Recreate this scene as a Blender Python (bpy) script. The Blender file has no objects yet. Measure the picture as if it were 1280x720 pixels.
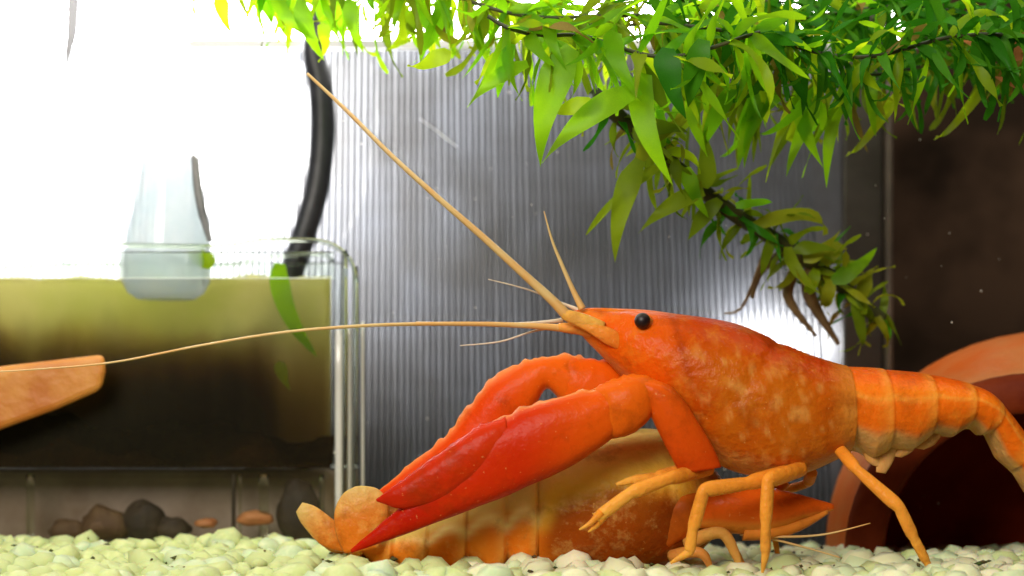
import bpy, math, random
from mathutils import Vector, Matrix, noise as mnoise

# ------------------------------------------------------------------ camera, world, light
sc = bpy.context.scene
COL = sc.collection
CAM_D, CAM_H, PX = 35.0, 3.0, 64.0          # cm to the crayfish, cm above the gravel, pixels per cm at Y = 0
cam = bpy.data.objects.new('camera', bpy.data.cameras.new('camera'))
COL.objects.link(cam)
cam.location = (0, -CAM_D*.01, CAM_H*.01)
cam.rotation_euler = (math.pi/2, 0, 0)
cam.data.sensor_width = 36
cam.data.lens = 36*CAM_D/20
cam.data.shift_y = .125
cam.data.clip_start = .01
cam.data.clip_end = 20
cam.data.dof.use_dof = True
cam.data.dof.focus_distance = .345
cam.data.dof.aperture_fstop = 15
sc.camera = cam

world = bpy.data.worlds.new('World'); sc.world = world
world.use_nodes = True
wb = world.node_tree.nodes['Background']
wb.inputs['Color'].default_value = (.9, .85, .78, 1)
wb.inputs['Strength'].default_value = .05

def area(name, loc, target, sx, sy, power, color):
    l = bpy.data.lights.new(name, 'AREA'); l.shape = 'RECTANGLE'
    l.size, l.size_y, l.energy, l.color = sx, sy, power, color
    o = bpy.data.objects.new(name, l); COL.objects.link(o)
    o.location = loc
    o.rotation_euler = (Vector(target)-Vector(loc)).to_track_quat('-Z', 'Y').to_euler()
    return o
area('hood_lamp', (.0, .025, .21), (0, .0, 0), .34, .14, .48, (1, .97, .88))
area('room_lamp', (-.17, -.46, .27), (0, 0, .03), .26, .18, 2.9, (1, .93, .82))

sc.view_settings.view_transform = 'Standard'
sc.view_settings.look = 'None'
sc.view_settings.exposure = 0
sc.view_settings.gamma = 1
sc.render.engine = 'CYCLES'
sc.cycles.use_denoising = True
sc.cycles.max_bounces = 14
sc.cycles.transparent_max_bounces = 16
sc.cycles.transmission_bounces = 10
sc.cycles.sample_clamp_indirect = 6
sc.cycles.volume_max_steps = 64
sc.cycles.volume_step_rate = 2

# ------------------------------------------------------------------ helpers
def P(x, y, Y=0.0):
    "point at depth Y (cm behind the crayfish's middle) for the photograph's pixel x, y, in metres"
    k = (CAM_D+Y)/CAM_D/PX
    return Vector(((x-640)*k, Y, (520-y)*k+CAM_H))*.01

def V(x, y, z): return Vector((x, y, z))*.01
def lerp(a, b, t): return a+(b-a)*t
def mixc(a, b, t):
    t = max(0, min(1, t)); return tuple(lerp(p, q, t) for p, q in zip(a, b))
def sstep(a, b, x):
    t = max(0, min(1, (x-a)/(b-a))); return t*t*(3-2*t)

def catmull(rows, sub):
    n = len(rows); out = []
    for i in range(n-1):
        p0 = rows[max(i-1, 0)]; p1 = rows[i]; p2 = rows[i+1]; p3 = rows[min(i+2, n-1)]
        for s in range(sub):
            t = s/sub
            out.append(tuple(.5*(2*b+(c-a)*t+(2*a-5*b+4*c-d)*t*t+(3*b-a-3*c+d)*t**3)
                             for a, b, c, d in zip(p0, p1, p2, p3)))
    out.append(tuple(rows[-1]))
    return out

def mesh(name, verts, faces, cols=None, smooth=True):
    m = bpy.data.meshes.new(name)
    m.from_pydata([tuple(v) for v in verts], [], faces)
    if smooth: m.polygons.foreach_set('use_smooth', [True]*len(m.polygons))
    if cols:
        a = m.color_attributes.new('pigment', 'FLOAT_COLOR', 'POINT')
        a.data.foreach_set('color', [c for col in cols for c in (*col[:3], 1.0)])
    m.update()
    return m

def link(name, m, mat, parent=None):
    o = bpy.data.objects.new(name, m); COL.objects.link(o)
    if mat is not None and not m.materials: m.materials.append(mat)
    if parent is not None:
        o.parent = parent
        r = parent
        o.matrix_parent_inverse = Matrix.Translation(-root_loc(parent))
    return o

ROOTLOC = {}
def root_loc(o):
    return ROOTLOC.get(o.name, Vector((0, 0, 0)))      # a mesh part already stands in world space

def thing(name, loc, label, cat, group=None):
    o = bpy.data.objects.new(name, None); COL.objects.link(o)
    o.location = loc; o.empty_display_size = .01
    ROOTLOC[o.name] = Vector(loc)
    tag(o, label, cat, group); return o
def tag(o, label, cat, group=None):
    o['label'] = label; o['category'] = cat
    if group: o['group'] = group
    return o
def structure(o): o['kind'] = 'structure'; return o

def loft(stations, Yc=0.0, sub=6, n=24, shape=None, color=None, power=2.0):
    """stations: (top x, top y, bottom x, bottom y, half width cm[, depth offset]) in photo pixels at depth Yc"""
    rows = catmull([tuple(s)+((0.0,) if len(s) == 5 else ()) for s in stations], sub)
    vs, fs, cs = [], [], []
    N = len(rows)
    for i, (tx, ty, bx, by, hw, dy) in enumerate(rows):
        T = P(tx, ty, Yc+dy); B = P(bx, by, Yc+dy)
        c = (T+B)/2; up = (T-B)/2
        for k in range(n):
            a = 2*math.pi*k/n
            ca, sa = math.cos(a), math.sin(a)
            e = 2/power
            ca = math.copysign(abs(ca)**e, ca); sa = math.copysign(abs(sa)**e, sa)
            r, drop = (1, 0)
            if shape: r, drop = shape(i/(N-1), a)
            p = c+up*(ca*r)+Vector((0, -max(hw, .004)*.01*sa*r, 0))-Vector((0, 0, drop*.01))
            vs.append(p)
            if color: cs.append(color(i/(N-1), a, lerp(tx, bx, (1-ca)/2), lerp(ty, by, (1-ca)/2)))
    for i in range(N-1):
        for k in range(n):
            k2 = (k+1) % n
            fs.append((i*n+k, i*n+k2, (i+1)*n+k2, (i+1)*n+k))
    fs.append(tuple(range(n))[::-1]); fs.append(tuple((N-1)*n+k for k in range(n)))
    return vs, fs, (cs if color else None)

def tube(pts, sub=6, n=8, color=None, flat=1.0):
    "pts: (x px, y px, Y cm, radius cm)"
    rows = catmull(pts, sub)
    C = [P(r[0], r[1], r[2]) for r in rows]
    N = len(C); vs, fs, cs = [], [], []
    u = None
    for i in range(N):
        t = (C[min(i+1, N-1)]-C[max(i-1, 0)]).normalized()
        if u is None:
            u = t.cross(Vector((0, 1, 0)))
            if u.length < 1e-4: u = t.cross(Vector((1, 0, 0)))
        u = (u-t*u.dot(t)).normalized(); w = t.cross(u)
        r = max(rows[i][3], .0015)*.01
        for k in range(n):
            a = 2*math.pi*k/n
            vs.append(C[i]+u*math.cos(a)*r+w*math.sin(a)*r*flat)
            if color: cs.append(color(i/(N-1)))
    for i in range(N-1):
        for k in range(n):
            k2 = (k+1) % n
            fs.append((i*n+k, i*n+k2, (i+1)*n+k2, (i+1)*n+k))
    fs.append(tuple(range(n))[::-1]); fs.append(tuple((N-1)*n+k for k in range(n)))
    return vs, fs, (cs if color else None)

def box(a, b, bev=0.0):
    x0, y0, z0 = a; x1, y1, z1 = b
    vs = [(x0, y0, z0), (x1, y0, z0), (x1, y1, z0), (x0, y1, z0), (x0, y0, z1), (x1, y0, z1), (x1, y1, z1), (x0, y1, z1)]
    fs = [(0, 3, 2, 1), (4, 5, 6, 7), (0, 1, 5, 4), (1, 2, 6, 5), (2, 3, 7, 6), (3, 0, 4, 7)]
    return [Vector(v) for v in vs], fs

def part(name, data, mat, parent, smooth=True):
    vs, fs = data[0], data[1]
    cs = data[2] if len(data) > 2 else None
    return link(name, mesh(name, vs, fs, cs, smooth), mat, parent)

def bevel(o, w, seg=2):
    m = o.modifiers.new('bevel', 'BEVEL'); m.width = w; m.segments = seg; m.limit_method = 'ANGLE'
    return o

# ------------------------------------------------------------------ materials
def newmat(name):
    m = bpy.data.materials.new(name); m.use_nodes = True
    nt = m.node_tree
    b = nt.nodes.get('Principled BSDF')
    return m, nt, b, nt.nodes.get('Material Output')

def noise_mix(nt, base_socket, colb, scale, lo, hi, detail=4, coord='Object', amount=1.0, rough=.6):
    tc = nt.nodes.new('ShaderNodeTexCoord')
    nz = nt.nodes.new('ShaderNodeTexNoise'); nz.inputs['Scale'].default_value = scale
    nz.inputs['Detail'].default_value = detail; nz.inputs['Roughness'].default_value = rough
    nt.links.new(tc.outputs[coord], nz.inputs['Vector'])
    rp = nt.nodes.new('ShaderNodeMapRange')
    rp.inputs['From Min'].default_value = lo; rp.inputs['From Max'].default_value = hi
    rp.inputs['To Max'].default_value = amount
    nt.links.new(nz.outputs['Fac'], rp.inputs['Value'])
    mx = nt.nodes.new('ShaderNodeMix'); mx.data_type = 'RGBA'
    nt.links.new(rp.outputs['Result'], mx.inputs['Factor'])
    if isinstance(base_socket, tuple): mx.inputs['A'].default_value = (*base_socket, 1)
    else: nt.links.new(base_socket, mx.inputs['A'])
    mx.inputs['B'].default_value = (*colb, 1)
    return mx.outputs['Result']

def bump(nt, b, scale, strength, dist=.0005, detail=4, tex='noise'):
    tc = nt.nodes.new('ShaderNodeTexCoord')
    if tex == 'noise':
        nz = nt.nodes.new('ShaderNodeTexNoise'); nz.inputs['Detail'].default_value = detail; out = 'Fac'
    else:
        nz = nt.nodes.new('ShaderNodeTexVoronoi'); out = 'Distance'
    nz.inputs['Scale'].default_value = scale
    nt.links.new(tc.outputs['Object'], nz.inputs['Vector'])
    bp = nt.nodes.new('ShaderNodeBump'); bp.inputs['Strength'].default_value = strength
    bp.inputs['Distance'].default_value = dist
    nt.links.new(nz.outputs[out], bp.inputs['Height'])
    nt.links.new(bp.outputs['Normal'], b.inputs['Normal'])

def simple(name, col, colb=None, scale=200, rough=.5, lo=.4, hi=.65, bumps=None, sss=0, **kw):
    m, nt, b, out = newmat(name)
    if colb is None: b.inputs['Base Color'].default_value = (*col, 1)
    else: nt.links.new(noise_mix(nt, col, colb, scale, lo, hi), b.inputs['Base Color'])
    b.inputs['Roughness'].default_value = rough
    if bumps: bump(nt, b, *bumps)
    if sss:
        b.inputs['Subsurface Weight'].default_value = sss
        b.inputs['Subsurface Radius'].default_value = (1, .5, .2)
        b.inputs['Subsurface Scale'].default_value = .003
    for k, v in kw.items(): b.inputs[k.replace('_', ' ')].default_value = v
    return m

def shell_mat(name, pale, amt=.45, rough=.30, bs=.6):
    "crayfish shell: pigment per region from the mesh, mottled and speckled"
    m, nt, b, out = newmat(name)
    at = nt.nodes.new('ShaderNodeAttribute'); at.attribute_name = 'pigment'
    c1 = noise_mix(nt, at.outputs['Color'], pale, 210, .50, .70, 6, amount=amt, rough=.72)
    c2 = noise_mix(nt, c1, (.20, .025, .002), 110, .52, .74, 6, amount=.6, rough=.7)
    c3 = noise_mix(nt, c2, (.90, .48, .14), 1100, .69, .78, 2, amount=.4)
    nt.links.new(c3, b.inputs['Base Color'])
    b.inputs['Roughness'].default_value = rough
    b.inputs['Specular IOR Level'].default_value = .06
    b.inputs['Subsurface Weight'].default_value = .25
    b.inputs['Subsurface Radius'].default_value = (1, .25, .03)
    b.inputs['Subsurface Scale'].default_value = .002
    b.inputs['Coat Weight'].default_value = .04; b.inputs['Coat Roughness'].default_value = .2
    bump(nt, b, 620, bs, .0007)
    nt.links.new(b.inputs['Normal'].links[0].from_socket, b.inputs['Coat Normal'])
    return m

def emit(name, col, s):
    m, nt, b, out = newmat(name)
    b.inputs['Base Color'].default_value = (0, 0, 0, 1)
    b.inputs['Emission Color'].default_value = (*col, 1)
    b.inputs['Emission Strength'].default_value = s
    return m

def clear_mat(name, tint, refl=.10, rough=.05):
    "thin clear pane: straight-through light with a sheen"
    m, nt, b, out = newmat(name); nt.nodes.remove(b)
    tr = nt.nodes.new('ShaderNodeBsdfTransparent'); tr.inputs['Color'].default_value = (*tint, 1)
    gl = nt.nodes.new('ShaderNodeBsdfGlossy'); gl.inputs['Roughness'].default_value = rough
    fr = nt.nodes.new('ShaderNodeFresnel'); fr.inputs['IOR'].default_value = 1.0+refl*4
    mx = nt.nodes.new('ShaderNodeMixShader')
    nt.links.new(fr.outputs[0], mx.inputs[0]); nt.links.new(tr.outputs[0], mx.inputs[1]); nt.links.new(gl.outputs[0], mx.inputs[2])
    nt.links.new(mx.outputs[0], out.inputs['Surface'])
    return m

def translucent_mat(name, col, colb, scale, tr_w, lo=.4, hi=.65, gloss=.08, rough=.3, clear=0.0, coord='Object', tcol=None):
    m, nt, b, out = newmat(name); nt.nodes.remove(b)
    c = noise_mix(nt, col, colb, scale, lo, hi, coord=coord)
    df = nt.nodes.new('ShaderNodeBsdfDiffuse'); tl = nt.nodes.new('ShaderNodeBsdfTranslucent')
    gl = nt.nodes.new('ShaderNodeBsdfGlossy'); gl.inputs['Roughness'].default_value = rough
    nt.links.new(c, df.inputs[0])
    if tcol:
        c2 = noise_mix(nt, tcol[0], tcol[1], scale, lo, hi, coord=coord); nt.links.new(c2, tl.inputs[0])
    else: nt.links.new(c, tl.inputs[0])
    m1 = nt.nodes.new('ShaderNodeMixShader'); m1.inputs[0].default_value = tr_w
    nt.links.new(df.outputs[0], m1.inputs[1]); nt.links.new(tl.outputs[0], m1.inputs[2])
    m2 = nt.nodes.new('ShaderNodeMixShader'); m2.inputs[0].default_value = gloss
    nt.links.new(m1.outputs[0], m2.inputs[1]); nt.links.new(gl.outputs[0], m2.inputs[2])
    last = m2
    if clear:
        tp = nt.nodes.new('ShaderNodeBsdfTransparent')
        m3 = nt.nodes.new('ShaderNodeMixShader'); m3.inputs[0].default_value = clear
        nt.links.new(m2.outputs[0], m3.inputs[1]); nt.links.new(tp.outputs[0], m3.inputs[2]); last = m3
    nt.links.new(last.outputs[0], out.inputs['Surface'])
    return m

def glass_mat(name, col, ior, rough=0.02):
    m, nt, b, out = newmat(name); nt.nodes.remove(b)
    g = nt.nodes.new('ShaderNodeBsdfGlass'); g.inputs['Color'].default_value = (*col, 1)
    g.inputs['IOR'].default_value = ior; g.inputs['Roughness'].default_value = rough
    nt.links.new(g.outputs[0], out.inputs['Surface'])
    return m

SHELL = shell_mat('crayfish_shell', (.74, .25, .02), .5)
SHELL_B = shell_mat('pale_crayfish_shell', (.90, .60, .16), .35)
CLAW = shell_mat('crayfish_claw', (.70, .09, .002), .16, .36, .28)
EYE = simple('black_eye', (.010, .002, .003), rough=.45)
FEELER = simple('antenna_skin', (.72, .50, .20), (.74, .38, .10), 120, .5)
THIN_FEELER = simple('thin_antenna_skin', (.70, .55, .40), rough=.5)
PEBBLES = [simple('gravel_pale_%d' % i, c, d, 350, .62, bumps=(900, .2, .0004), sss=.45) for i, (c, d) in enumerate([
    ((.55, .64, .26), (.68, .74, .36)), ((.62, .69, .33), (.48, .57, .23)), ((.80, .80, .52), (.68, .70, .42)),
    ((.54, .66, .38), (.70, .77, .48)), ((.84, .80, .56), (.72, .68, .44))])]
BED = simple('gravel_bed', (.20, .22, .10), (.10, .11, .045), 300, .8)
CLAY = simple('terracotta', (.13, .015, .002), (.20, .030, .005), 70, .6, bumps=(600, .3, .0005), Specular_IOR_Level=.1)
PALE_CLAY = simple('worn_terracotta', (.60, .11, .012), (.56, .24, .085), 22, .42, bumps=(600, .3, .0005), Specular_IOR_Level=.1)
PANEL = translucent_mat('ribbed_plastic', (.055, .057, .065), (.034, .028, .022), 20, .75, lo=.45, hi=.62, gloss=.03, rough=.28, clear=.10, tcol=((.24, .25, .27), (.10, .092, .08)))
PANEL_BACK = translucent_mat('panel_skin', (.10, .105, .12), (.07, .065, .06), 24, .75, gloss=.02, rough=.4, clear=.24, tcol=((.40, .41, .44), (.22, .21, .20)))
EDGE_GREY = simple('panel_edge_plastic', (.055, .045, .038), (.035, .027, .022), 80, .4)
HOSE = simple('black_rubber', (.010, .011, .014), (.022, .022, .028), 300, .45, bumps=(1500, .2, .0002))
PANE = clear_mat('clear_pane', (.96, .98, .95), .10)
POST = glass_mat('glass_post', (.93, .97, .90), 1.42)
FUNNEL = translucent_mat('clear_plastic', (.82, .92, .97), (.92, .97, 1.0), 120, .72, gloss=.04, rough=.2, clear=.46)
ALGAE = translucent_mat('algae_film', (.95, .90, .44), (.84, .84, .30), 45, .90, gloss=.03, rough=.5)
def sludge(m, zlo, zhi, brown):
    "brown sludge settled on the lower part of the film, ragged at its edge"
    nt = m.node_tree
    tc = nt.nodes.new('ShaderNodeTexCoord'); sx = nt.nodes.new('ShaderNodeSeparateXYZ')
    nt.links.new(tc.outputs['Object'], sx.inputs[0])
    nz = nt.nodes.new('ShaderNodeTexNoise'); nz.inputs['Scale'].default_value = 130; nz.inputs['Detail'].default_value = 5
    mp = nt.nodes.new('ShaderNodeMapping'); mp.inputs['Scale'].default_value = (1, 1, .16)
    nt.links.new(tc.outputs['Object'], mp.inputs[0]); nt.links.new(mp.outputs[0], nz.inputs['Vector'])
    ad = nt.nodes.new('ShaderNodeMath'); ad.operation = 'MULTIPLY_ADD'; ad.inputs[1].default_value = .028
    nt.links.new(nz.outputs['Fac'], ad.inputs[0]); nt.links.new(sx.outputs['Z'], ad.inputs[2])
    mr = nt.nodes.new('ShaderNodeMapRange'); mr.inputs['From Min'].default_value = zhi+.014; mr.inputs['From Max'].default_value = zlo+.014
    nt.links.new(ad.outputs[0], mr.inputs['Value'])
    mx_ = nt.nodes.new('ShaderNodeMapRange')          # the clearer milky strip by the corner
    mx_.inputs['From Min'].default_value = P(325, 0, 8.5).x; mx_.inputs['From Max'].default_value = P(352, 0, 8.5).x
    mx_.inputs['To Min'].default_value = 1; mx_.inputs['To Max'].default_value = .42
    nt.links.new(sx.outputs['X'], mx_.inputs['Value'])
    ml = nt.nodes.new('ShaderNodeMath'); ml.operation = 'MULTIPLY'
    nt.links.new(mr.outputs[0], ml.inputs[0]); nt.links.new(mx_.outputs[0], ml.inputs[1]); mr = ml
    for n in list(nt.nodes):
        if n.bl_idname in ('ShaderNodeBsdfDiffuse', 'ShaderNodeBsdfTranslucent'):
            src = n.inputs[0].links[0].from_socket
            mx = nt.nodes.new('ShaderNodeMix'); mx.data_type = 'RGBA'
            nt.links.new(mr.outputs[0], mx.inputs['Factor']); nt.links.new(src, mx.inputs['A'])
            mx.inputs['B'].default_value = (*brown, 1); nt.links.new(mx.outputs['Result'], n.inputs[0])
sludge(ALGAE, P(0, 560, 8.5).z, P(0, 400, 8.5).z, (.10, .045, .008))
SOIL = simple('dark_sediment', (.004, .0018, .0005), (.014, .006, .0015), 90, .9, bumps=(400, .8, .002), Specular_IOR_Level=.0)
BASE = simple('taupe_plastic', (.46, .36, .27), (.22, .14, .08), 38, .45)
STONE_DK = simple('dark_stone', (.035, .024, .014), (.07, .045, .02), 150, .7, bumps=(500, .5, .001))
STONE_BR = simple('brown_stone', (.13, .07, .03), (.20, .12, .05), 150, .7, bumps=(500, .5, .001))
REFL_OR = simple('crayfish_reflection', (.75, .33, .12), (.6, .2, .06), 150, .6)  # orange reflection of the crayfish, modelled as stones
ORANGE_SLAB = simple('orange_slab', (.78, .38, .07), (.50, .15, .012), 30, .5, lo=.38, hi=.62, bumps=(300, .4, .001), sss=.3)
ROOM = simple('brown_room_wall', (.105, .060, .036), (.034, .021, .013), 22, .6, Specular_IOR_Level=.05)
def hot_spot(name, strength, centre, rx, rz, edge):
    "glowing disc: brightest in its middle, dimmer at the edge"
    m = emit(name, (1, 1, 1), strength); nt = m.node_tree; b = nt.nodes['Principled BSDF']
    ge = nt.nodes.new('ShaderNodeNewGeometry')
    sb = nt.nodes.new('ShaderNodeVectorMath'); sb.operation = 'SUBTRACT'; sb.inputs[1].default_value = centre
    sc_ = nt.nodes.new('ShaderNodeVectorMath'); sc_.operation = 'MULTIPLY'; sc_.inputs[1].default_value = (1/rx, 0, 1/rz)
    ln = nt.nodes.new('ShaderNodeVectorMath'); ln.operation = 'LENGTH'
    mr = nt.nodes.new('ShaderNodeMapRange'); mr.interpolation_type = 'SMOOTHSTEP'
    mr.inputs['From Min'].default_value = 1; mr.inputs['From Max'].default_value = .35
    mr.inputs['To Min'].default_value = edge; mr.inputs['To Max'].default_value = strength
    nt.links.new(ge.outputs['Position'], sb.inputs[0]); nt.links.new(sb.outputs[0], sc_.inputs[0])
    nt.links.new(sc_.outputs[0], ln.inputs[0]); nt.links.new(ln.outputs['Value'], mr.inputs['Value'])
    nt.links.new(mr.outputs[0], b.inputs['Emission Strength'])
    return m
LC = P(140, 140, 14.2); LR = .072
WINDOW = hot_spot('bright_diffuser', 84, LC, LR, LR, 3.0)
LC2 = P(962, 430, 11.4)
GLARE = hot_spot('glare_glow', 42, LC2, .019, .0095, .2)
TUBE_LIGHT = emit('lamp_tube', (1, 1, .96), 20.0)
HOUSING = simple('lamp_housing', (.55, .55, .53), rough=.5)
GREY_DARK = simple('dark_grey_plastic', (.12, .125, .13), (.22, .22, .22), 80, .4)
GREY_TIP = simple('grey_plastic', (.45, .45, .50), rough=.4)
STEM = simple('weed_stem', (.030, .040, .008), (.06, .055, .012), 200, .6)
ROOTM = simple('dry_root', (.13, .075, .03), (.22, .14, .06), 200, .7)
LEAF_L = [translucent_mat('leaf_green_%d' % i, c, d, 130, .68, gloss=.008, rough=.4, tcol=t) for i, (c, d, t) in enumerate([
    ((.10, .30, .006), (.16, .38, .007), ((.36, .72, .008), (.50, .80, .010))),
    ((.06, .25, .006), (.11, .33, .007), ((.24, .64, .008), (.38, .74, .010))),
    ((.18, .34, .006), (.24, .40, .008), ((.56, .78, .010), (.66, .82, .014)))])]
LEAF_D = [translucent_mat('leaf_dark_%d' % i, c, d, 130, .45, gloss=.008, rough=.4) for i, (c, d) in enumerate([
    ((.022, .15, .005), (.045, .23, .006)), ((.045, .20, .006), (.09, .29, .008)), ((.03, .17, .007), (.06, .25, .009))])]
LEAF_O = [translucent_mat('leaf_olive_%d' % i, c, d, 130, .5, gloss=.008, rough=.4) for i, (c, d) in enumerate([
    ((.20, .30, .008), (.28, .36, .012)), ((.13, .22, .007), (.20, .28, .010)), ((.34, .36, .015), (.24, .29, .010))])]

# ------------------------------------------------------------------ setting: gravel bed, room wall
rnd = random.Random(7)
def bed_h(x, y):
    "gravel height in cm at x, y in cm"
    h = .10*mnoise.noise(Vector((x*.35, y*.35, 0)))+.05*mnoise.noise(Vector((x*1.1, y*1.1, 3)))
    h += .22*math.exp(-((y-4.3)/1.3)**2)*sstep(-2.6, -4.2, x)
    h -= .075*max(0, y-3.2)
    h -= .05*sstep(0, 4, x)
    return h
vs, fs = [], []
NX, NY = 56, 40
for j in range(NY+1):
    for i in range(NX+1):
        x = -16+34*i/NX; y = -7+21*j/NY
        vs.append(V(x, y, bed_h(x, y)-.22))
for j in range(NY):
    for i in range(NX):
        a = j*(NX+1)+i; fs.append((a, a+1, a+NX+2, a+NX+1))
gravel_bed = structure(link('gravel_bed', mesh('gravel_bed', vs, fs), BED))

def pebble_mesh(seed):
    r = random.Random(seed)
    vs, fs = [], []
    U, R_ = 8, 4
    off = Vector((seed*3.1, seed*1.7, 0))
    def pt(d):
        k = 1+.34*mnoise.noise(d*1.3+off)+.10*mnoise.noise(d*2.9+off)
        return Vector((d.x*1.12, d.y*.95, d.z*.80))*k
    vs.append(pt(Vector((0, 0, 1))))
    for j in range(1, R_):
        th = math.pi*j/R_
        for k in range(U):
            ph = 2*math.pi*(k+.5*(j % 2))/U
            vs.append(pt(Vector((math.sin(th)*math.cos(ph), math.sin(th)*math.sin(ph), math.cos(th)))))
    vs.append(pt(Vector((0, 0, -1))))
    for k in range(U): fs.append((0, 1+k, 1+(k+1) % U))
    for j in range(R_-2):
        for k in range(U):
            a = 1+j*U+k; b = 1+j*U+(k+1) % U
            fs.append((a, a+U, b+U, b))
    l = len(vs)-1; o = 1+(R_-2)*U
    for k in range(U): fs.append((l, o+(k+1) % U, o+k))
    return vs, fs
PEB = [pebble_mesh(s) for s in range(10)]
spots = []
y = -3.2
while y < 13:
    x = -15.5
    while x < 15.5:
        px = x+rnd.uniform(-.14, .14); py = y+rnd.uniform(-.12, .12)
        lim = (640/PX)*(CAM_D+py)/CAM_D+.6
        if abs(px) < lim: spots.append((px, py))
        x += .52
    y += .44
seen = []
rest = []
for (px, py) in spots:
    s = rnd.choice((rnd.uniform(.15, .24), rnd.uniform(.22, .34), rnd.uniform(.26, .42)))
    z = bed_h(px, py)+rnd.uniform(-.10, .05)
    rot = Matrix.Rotation(rnd.uniform(0, 6.28), 4, 'Z') @ Matrix.Rotation(rnd.uniform(-.5, .5), 4, 'X') @ Matrix.Rotation(rnd.uniform(-.5, .5), 4, 'Y')
    M = Matrix.Translation(V(px, py, z)) @ rot @ Matrix.Scale(s*.01, 4)
    scr = 520+(CAM_H-z)*PX*CAM_D/(CAM_D+py)
    left = px < -2.6
    mi = rnd.choice([0, 1, 3, 0, 1] if px < -1 else [1, 2, 4, 2, 3])
    rec = (M, rnd.randrange(10), mi)
    if scr-10 < 720 and py > -2.0 and not (left and py > 6): seen.append((py, rec))
    else: rest.append(rec)
seen.sort(key=lambda t: t[0])
single = [r for _, r in seen[:290]]; rest += [r for _, r in seen[290:]]
PM = {}
for M, k, mi in single:
    if (k, mi) not in PM:
        PM[(k, mi)] = mesh('pebble', *PEB[k]); PM[(k, mi)].materials.append(PEBBLES[mi])
    o = bpy.data.objects.new('pebble', PM[(k, mi)]); COL.objects.link(o)
    o.parent = gravel_bed; o.matrix_basis = M
vs, fs, mats = [], [], []
for M, k, mi in rest:
    b0 = len(vs); vs += [M @ v for v in PEB[k][0]]
    fs += [tuple(b0+i for i in f) for f in PEB[k][1]]; mats += [mi]*len(PEB[k][1])
m = mesh('loose_gravel', vs, fs)
for pm in PEBBLES: m.materials.append(pm)
m.polygons.foreach_set('material_index', mats)
lg = link('loose_gravel', m, None, gravel_bed); lg['kind'] = 'stuff'
vs, fs = [], []
for k in range(260):                       # crumbs of waste and plant bits caught between the stones
    py = rnd.uniform(-1.8, 5.5); px = rnd.uniform(-10.5, 10.5)
    c = V(px, py, bed_h(px, py)+rnd.uniform(.02, .22)); r = rnd.uniform(.02, .06)*.01; b0 = len(vs)
    q = Matrix.Rotation(rnd.uniform(0, 6), 3, 'Z') @ Matrix.Rotation(rnd.uniform(0, 3), 3, 'X')
    for d in ((2.2, 0, 0), (-1.8, .2, 0), (0, 1, 0), (.2, -1, 0), (0, 0, .7), (0, .1, -.7)): vs.append(c+(q @ Vector(d))*r)
    fs += [tuple(b0+i for i in f) for f in ((0, 2, 4), (2, 1, 4), (1, 3, 4), (3, 0, 4), (2, 0, 5), (1, 2, 5), (3, 1, 5), (0, 3, 5))]
db = link('debris', mesh('debris', vs, fs), simple('debris', (.10, .06, .02), (.05, .09, .015), 300, .9), gravel_bed); db['kind'] = 'stuff'

vs, fs = box(V(-30, 24, -2), V(40, 25, 40)); structure(link('room_wall', mesh('room_wall', vs, fs, smooth=False), ROOM))

# ------------------------------------------------------------------ lights one can see
lt = thing('round_lamp', P(140, 440, 14.2), 'blown-out white lamp glowing behind the ribbed panel at upper left', 'lamp')
def disc(c, r, n=48, y=0.0):
    return [c]+[c+Vector((math.cos(2*math.pi*k/n)*r, y, math.sin(2*math.pi*k/n)*r)) for k in range(n)], [(0, 1+(k+1) % n, 1+k) for k in range(n)]
vs, fs = disc(LC, LR)
part('diffuser', ([v+Vector((0, -.003*(1-((v-LC).length/LR)**2), 0)) for v in vs], fs), WINDOW, lt)
vs, fs = [], []
prof = [(LR+.001, -.001), (LR+.004, -.002), (LR+.004, .012), (LR*.6, .025), (.012, .03)]
for (r, yy) in prof:
    for k in range(48):
        a = 2*math.pi*k/48; vs.append(LC+Vector((r*math.cos(a), yy, r*math.sin(a))))
for j in range(len(prof)-1):
    for k in range(48): fs.append((j*48+k, j*48+(k+1) % 48, (j+1)*48+(k+1) % 48, (j+1)*48+k))
part('lamp_shell', (vs, fs), HOUSING, lt)

lt2 = thing('glare_source', P(985, 560, 12), 'white glowing disc added for the glare behind the upper crayfish', 'lamp')  # added glowing disc that makes the white glare on the panel
vs, fs = disc(Vector((0, 0, 0)), 1, 40)
part('diffuser', ([LC2+Vector((v.x*.021, -.002*(1-min(1, v.length)), v.z*.010)) for v in vs], fs), GLARE, lt2)  # face of the added glare disc
vs, fs = [], []
for (r, yy) in ((1.02, -.0005), (1.10, -.0005), (1.10, .008), (.7, .012), (.05, .0125)):
    for k in range(40):
        a = 2*math.pi*k/40; vs.append(LC2+Vector((r*.021*math.cos(a), yy, r*.010*math.sin(a))))
for j in range(4):
    for k in range(40): fs.append((j*40+k, j*40+(k+1) % 40, (j+1)*40+(k+1) % 40, (j+1)*40+k))
part('lamp_shell', (vs, fs), HOUSING, lt2)  # shell of the added glare disc
part('glare_stand', tube([(985, 440, 12.4, .2), (985, 560, 12.4, .2), (985, 680, 12.4, .25)], 4, 10), HOUSING, lt2)

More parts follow.
